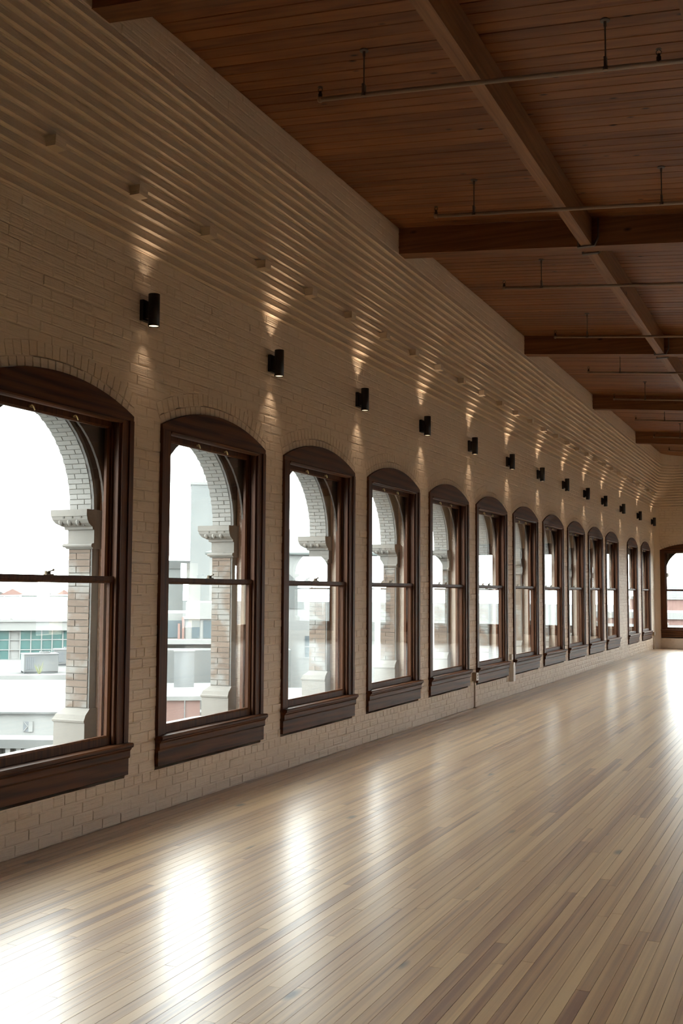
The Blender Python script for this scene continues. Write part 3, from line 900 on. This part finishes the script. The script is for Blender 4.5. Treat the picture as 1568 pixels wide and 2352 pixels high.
r1, r2 = MB(), MB()
for i, q in enumerate(its):
    mb = MB() if i < 240 else (r1 if q[0] == 'j' else r2)
    mb.cur = R.random(); ext_brick(mb, q)
    if i < 240: mb.build('facade_brick', 'ext_brick' if q[0] == 'j' else 'arch_brick', fac)
o = r1.build('pier_brick_field', 'ext_brick', fac); o['kind'] = 'stuff'
o = r2.build('arch_brick_field', 'arch_brick', fac); o['kind'] = 'stuff'

# ---------------------------------------------------------------- the town outside, seen from an upper floor
mb = MB(); mb.box(-900, 900, -600, 1400, -14.6, -14.5)
tag(mb.build('ground', 'ground'), 'pale streets and lots far below the windows', 'ground', kind='structure')

# glazed pavilion with a hipped metal roof
p = empty('glazed_pavilion', (-75.5, 95.8, -14.5), math.radians(39.86))
G = 14.5
def zz(z): return z+G
m = MB(); m.box(-16, 12, 0.15, 22, 0, zz(-2.2)); m.build('wall', 'city_white', p)
m = MB(); m.box(-16.3, 12.3, -.6, 22.3, zz(-2.95), zz(-2.0)); m.box(-16.5, 12.5, -.8, 22.5, zz(-2.0), zz(-1.75)); m.build('cornice', 'city_white', p)
m = MB()
x0, x1, ya, yb_, ze, zr = -16.5, 12.5, -.8, 22.5, zz(-1.75), zz(.75)
rx0, rx1 = -1.5, 8.; ym = 10.8
A, B, Cc, D_ = (x0+14.2, ya, ze), (x1, ya, ze), (x1, yb_, ze), (x0+14.2, yb_, ze)
m.quad(A, B, (rx1, ym, zr), (rx0, ym, zr)); m.quad(Cc, D_, (rx0, ym, zr), (rx1, ym, zr)); m.poly([B, Cc, (rx1, ym, zr)]); m.poly([D_, A, (rx0, ym, zr)])
E0 = (x0, ya, ze); E1 = (x0, yb_, ze)
m.quad(E0, A, (rx0, ym, zr), (x0+2, ym, zr-.3)); m.quad(D_, E1, (x0+2, ym, zr-.3), (rx0, ym, zr)); m.poly([E1, E0, (x0+2, ym, zr-.3)])
rf = m.build('roof', 'metal_roof', p)
m = MB(); m.tube((rx0, ym, zr), A, .16, 6); m.tube((rx0, ym, zr+.05), (rx1, ym, zr+.05), .2, 6); m.tube((rx0, ym, zr), (x0+2, ym, zr-.3), .2, 6); m.build('ridge_cap', 'city_white', rf)
for k in range(6):
    t = (k+.5)/6
    m = MB(); a = (x0+(A[0]-x0)*t, ya, ze+.03); b = ((x0+2)+(rx0-x0-2)*t*.6+4, ym, zr-.3+.3*t)
    m.tube(a, b, .09, 5); m.build('roof_seam', 'city_white', rf)
pw, ph = 1.137, 1.08
for c in range(20):
    x = -12.7+c*pw
    if abs(c-9) == 0: continue
    for r_ in range(3):
        m = MB(); m.box(x+.05, x+pw-.05, .05, .2, zz(-6.15+r_*ph+.05), zz(-6.15+(r_+1)*ph-.05)); m.build('pane', 'teal_glass', p)
m = MB()
for c in range(21): m.box(-12.7+c*pw-.06, -12.7+c*pw+.06, -.05, .18, zz(-6.2), zz(-2.9))
for r_ in range(4): m.box(-12.8, 10.1, -.03, .18, zz(-6.15+r_*ph)-.05, zz(-6.15+r_*ph)+.05)
m.build('mullions', 'city_white', p)
tag(p, 'glazed building with teal window grid and pale hipped roof, through the nearest window', 'building')

# gravel roof with two condenser units
p = empty('gravel_roof_building', (-40.0, 52.4, -14.5), math.radians(40.29))
m = MB(); m.box(-9, 7, 0, 18, 0, zz(-3.85)); m.build('walls', 'city_white', p)
m = MB(); m.box(-8.7, 6.7, .3, 17.7, zz(-3.85), zz(-3.8)); m.build('roof', 'roof_grey', p)
m = MB(); m.box(-9.2, 7.2, -.2, .45, zz(-4.3), zz(-3.6)); m.build('parapet', 'city_white', p)
tag(p, 'flat gravel roof with a white parapet, through the nearest window', 'building')
def condenser(x, y, z, rz, w, d, h, lab):
    e = empty('condenser_unit', (x, y, z), rz)
    m = MB(); m.box(-w/2, w/2, -d/2, d/2, .12, h); m.box(-w/2-.03, w/2+.03, -d/2-.03, d/2+.03, h, h+.05); m.build('housing', 'ac_grey', e)
    m = MB(); m.box(-w/2, w/2, -d/2+.1, -d/2+.22, 0, .12); m.box(-w/2, w/2, d/2-.22, d/2-.1, 0, .12); m.build('skid', 'vent_dark', e)
    m = MB()
    for k in range(5): m.box(-w/2+.1+.12*k, -w/2+.2+.12*k, -d/2-.02, -d/2, .25, h-.15)
    m.build('coil_grille', 'vent_dark', e)
    m = MB(); m.lathe([(.001, .02), (.34, .02), (.36, .0), (.36, .12), (.3, .12)], (w*.15, 0, h+.05), 16); m.build('fan_ring', 'ac_grey', e)
    tag(e, lab, 'condenser unit', 'rooftop condensers')
a = math.radians(40.29)
def loc2(ox, oy, u, v, ang): return (ox+u*math.cos(ang)-v*math.sin(ang), oy+u*math.sin(ang)+v*math.cos(ang))
q = loc2(-40.0, 52.4, 1.05, 4.5, a); condenser(q[0], q[1], -3.8, a+.15, 2.15, 1.4, 1.2, 'grey condenser unit on the gravel roof, the nearer and wider one')
q = loc2(-40.0, 52.4, 2.9, 11.5, a); condenser(q[0], q[1], -3.8, a, 1.6, 1.4, 1.1, 'grey condenser unit half hidden by the stone pier, farther back on the gravel roof')
m = MB()
q = loc2(-40.0, 52.4, 1.0, 2.9, a)
for k in range(14):
    t = R.uniform(0, 2*PI); m.tube((q[0], q[1], -3.8), (q[0]+.3*math.cos(t), q[1]+.3*math.sin(t), -3.8+R.uniform(.3, .8)), .03, 4, .01)
tag(m.build('weed', 'weed'), 'yellow-green weed growing on the gravel roof before the condenser', 'plant')

# low white roof and its wall
p = empty('white_roof_building', (-24.5, 34.2, -14.5), math.radians(40.29-14))
m = MB(); m.box(-9, 9, 0, 15, 0, zz(-3.3)); m.build('walls', 'city_white', p)
m = MB(); m.box(-9.15, 9.15, -.15, 15.1, zz(-3.3), zz(-3.22)); m.build('roof', 'roof_white', p)
m = MB(); m.box(.05, .42, -.03, .05, zz(-4.0), zz(-3.6)); v = m.build('vent', 'vent_dark', p)
m = MB(); m.tube((.07, -.04, zz(-3.98)), (.38, -.04, zz(-3.62)), .02, 5); m.tube((.07, -.04, zz(-3.62)), (.38, -.04, zz(-3.98)), .02, 5); m.box(.26, .42, -.06, -.02, zz(-4.0), zz(-3.6)); m.build('louvre', 'city_white', v)
tag(p, 'low white flat-roofed building with a small square vent, through the nearest window', 'building')
p = empty('cornice_roof', (-14.4, 22.25, -14.5), math.radians(40.29-18))
m = MB(); m.box(-5, 5, 0, .45, 0, zz(-2.42)); m.build('walls', 'city_grey', p)
m = MB(); m.box(-5.2, 5.2, -.35, .5, zz(-2.42), zz(-2.2)); m.build('roof_slab', 'roof_white', p)
for k in range(36): 
    m = MB(); m.box(-4.9+k*.27, -4.9+k*.27+.12, -.28, 0, zz(-2.7), zz(-2.42)); m.build('bracket', 'city_white', p)
tag(p, 'white cornice with a row of small brackets, low in the nearest window', 'building')

# through the second window
p = empty('tower', (-79.2, 137.9, -14.5), math.radians(31.23))
m = MB(); m.box(-2.1, 8, 0, 12, 0, zz(17.2)); m.build('walls', 'city_grey', p)
m = MB(); m.box(-2.2, 8.1, -.1, 12.1, zz(17.2), zz(17.6)); m.build('parapet', 'city_white', p)
m = MB(); m.tube((-.2, 3, zz(17.6)), (-.2, 3, zz(19.6)), .08, 5); m.tube((1.6, 3, zz(17.6)), (1.6, 3, zz(19.)), .08, 5); m.build('mast', 'city_grey', p)
tag(p, 'tall plain pale grey tower, through the second window', 'building')
p = empty('long_low_building', (-90.6, 149.3, -14.5), math.radians(32.48))
m = MB(); m.box(-9, 4, 0, 15, 0, zz(5.0)); m.build('walls', 'city_grey', p)
m = MB(); m.box(-9.2, 4.2, -.2, 15.2, zz(5.0), zz(5.4)); m.box(-2, 2, 3, 8, zz(5.4), zz(6.4)); m.build('roof', 'roof_white', p)
tag(p, 'long low grey building beside the tower, through the second window', 'building')
p = empty('white_house', (-27.0, 51.7, -14.5), math.radians(31.35))
m = MB(); m.box(-.9, 4.5, 0, 9, 0, zz(.9)); m.box(-4.4, -.9, .6, 9, 0, zz(.3)); m.build('walls', 'city_white', p)
m = MB(); m.box(-1.05, 4.6, -.15, 9.1, zz(.0), zz(.14)); m.box(-5, 4.7, -.9, 9.2, zz(-1.35), zz(-1.1)); m.build('ledge', 'city_white', p)
for k in range(4):
    m = MB(); m.box(-.55+k*.62, -.12+k*.62, -.04, .05, zz(-1.05), zz(.02-.1)); m.build('window', 'city_blue', p)
m = MB(); m.box(-2.1, -1.1, .5, .65, zz(-1.05), zz(-.1)); m.build('grey_door', 'city_blue', p)
for k in range(2):
    m = MB(); m.tube((-1.25+.22*k, -.1, zz(-1.1)), (-1.25+.22*k, -.1, zz(-.25+.35*k)), .07, 8); m.build('vent_pipe', 'city_red', p)
m = MB(); m.box(-5, 4.7, -3, -.9, 0, zz(-1.55)); m.build('lower_roof', 'roof_white', p)
tag(p, 'white rendered house with narrow bluish windows, through the second window', 'building')
e = empty('rooftop_cabinet', (-20.3, 39.3, -14.5), math.radians(32.19))
m = MB(); m.box(-.42, .42, 0, .9, zz(-2.75), zz(-1.0)); m.build('panel', 'ac_grey', e)
m = MB(); m.box(-.45, .45, -.03, .95, zz(-1.0), zz(-.95)); m.build('cap', 'city_white', e)
m = MB(); m.box(-3, 3.0, -2, 5, 0, zz(-2.75)); m.build('roof_block', 'roof_white', e)
tag(e, 'grey metal rooftop cabinet on a white roof, through the second window', 'cabinet')
p = empty('red_brick_wall', (-9.5, 22.2, -14.5), math.radians(32.14))
m = MB(); m.box(-1.4, .36, 0, 2.2, 0, zz(-1.02)); m.build('wall', 'city_red', p)
m = MB(); m.box(-1.45, .4, -.06, 2.3, zz(-1.02), zz(-.92)); m.build('coping', 'city_white', p)
m = MB(); m.tube((.0, -.05, zz(-2.5)), (.0, -.05, zz(-1.02)), .015, 6); m.build('downpipe', 'city_grey', p)
tag(p, 'low red brick wall with white coping, low in the second window', 'wall')

# through the third and fourth windows
p = empty('hipped_house', (-27.4, 64.7, -14.5), math.radians(26.19))
m = MB(); m.box(-6, 5, 0, 12, 0, zz(4.1)); m.build('walls', 'city_white', p)
m = MB(); ze, zr = zz(4.1), zz(6.3)
m.quad((-6.3, -.3, ze), (5.3, -.3, ze), (2.5, 6, zr), (0.2, 6, zr)); m.poly([(5.3, -.3, ze), (5.3, 12.3, ze), (2.5, 6, zr)]); m.poly([(-6.3, 12.3, ze), (-6.3, -.3, ze), (.2, 6, zr)]); m.quad((5.3, 12.3, ze), (-6.3, 12.3, ze), (.2, 6, zr), (2.5, 6, zr))
m.box(-6.3, 5.3, -.3, 12.3, ze-.12, ze); m.build('roof', 'metal_roof', p)
m = MB(); n = 14
pts = [(-1.6+1.9*math.cos(PI*i/n), zz(.4)+2.6*math.sin(PI*i/n)) for i in range(n+1)]
m.prism(pts, 'y', -.06, .02); m.build('arched_gable', 'roof_white', p)
m = MB(); m.box(.38, .68, -.05, .03, zz(-2.8), zz(-1.4)); wn = m.build('window', 'city_blue', p)
m = MB(); m.box(.32, .74, -.09, 0, zz(-2.9), zz(-2.8)); m.box(.36, .7, -.08, 0, zz(-2.13), zz(-2.07)); m.build('window_sill', 'city_white', wn)
tag(p, 'white house with hipped pale roof and a wide arch, through the third window', 'building')

p = empty('white_deck_roof', (-13.2, 35.9, -14.5), math.radians(26.19))
m = MB(); m.box(-.6, 6, -2, 15, 0, zz(-3.4)); m.build('walls', 'city_white', p)
m = MB(); m.box(-.7, 6.1, -2.1, 15.1, zz(-3.4), zz(-3.3)); m.build('roof', 'roof_white', p)
tag(p, 'white flat roof low behind the stone pier, through the third window', 'building')
# beyond the end wall
p = empty('red_roof_row', (-4.7, 78.1, -14.5), math.radians(6.65))
m = MB(); m.box(-14, 16, 0, 10, 0, zz(-.25)); m.build('walls', 'city_red', p)
m = MB(); m.box(-14.2, 16.2, -.2, 10.2, zz(-.25), zz(.2)); m.build('parapet', 'city_white', p)
m = MB(); m.box(-14.3, 16.3, -9, -.2, 0, zz(-.45-.2)); m.build('white_roof', 'roof_white', p)
tag(p, 'long red brick building with white parapet, through the end wall window', 'building')
p = empty('pink_block', (-8.0, 112., -14.5), math.radians(6.65))
m = MB(); m.box(-20, 22, 0, 12, 0, zz(.9)); m.build('walls', 'city_red', p)
m = MB(); m.box(-20.2, 22.2, -.2, 12.2, zz(.9), zz(1.2)); m.box(-2, 4, 3, 8, zz(1.2), zz(2.2)); m.build('roof', 'city_white', p)
tag(p, 'farther pinkish block with a pale roof, through the end wall window', 'building')
p = empty('white_flat_roof', (1.0, 46., -14.5), 0)
m = MB(); m.box(-12, 14, 0, 22, 0, zz(-2.6)); m.build('walls', 'city_white', p)
m = MB(); m.box(-12.1, 14.1, -.1, 22.1, zz(-2.6), zz(-2.5)); m.build('roof', 'roof_white', p)
tag(p, 'near white flat roof below the end wall window', 'building')

# distant houses and trees along the horizon, through the nearest window
for k in range(10):
    th = math.radians(37.5+k*.85); rr = 245+50*(k % 2)
    p = empty('distant_house', (CX-rr*math.sin(th), rr*math.cos(th), -14.5), th+R.uniform(-.1, .1))
    w = R.uniform(1.7, 3.2); h = zz(R.uniform(-2.2, .4))
    m = MB(); m.box(-w, w, 0, 9, 0, h); m.build('walls', R.choice(['city_white', 'city_grey', 'city_grey']), p)
    m = MB(); m.prism([(-w-.3, h), (w+.3, h), (0, h+1.3)], 'y', -.3, 9.3); m.build('roof', R.choice(['roof_grey', 'city_grey', 'city_red']), p)
    tag(p, 'small hazy gabled house on the horizon through the nearest window', 'house', 'distant houses')
for k in range(7):
    th = math.radians(37.8+k*1.2+R.uniform(-.2, .2)); rr = 205+R.uniform(0, 20)
    e = empty('distant_tree', (CX-rr*math.sin(th), rr*math.cos(th), -14.5), 0)
    hz = zz(R.uniform(-4.5, -2.2))
    m = MB(); m.tube((0, 0, 0), (0, 0, hz), .3, 6, .15); m.build('trunk', 'iron', e)
    m = MB()
    for j in range(7): m.ball((R.uniform(-1.4, 1.4), R.uniform(-1, 1), hz-1+R.uniform(-1.2, 1.2)), 1.3, 1.3, 1.1, 7, 5)
    m.build('crown', 'tree', e)
    tag(e, 'small dull green tree before the horizon houses through the nearest window', 'tree', 'distant trees')
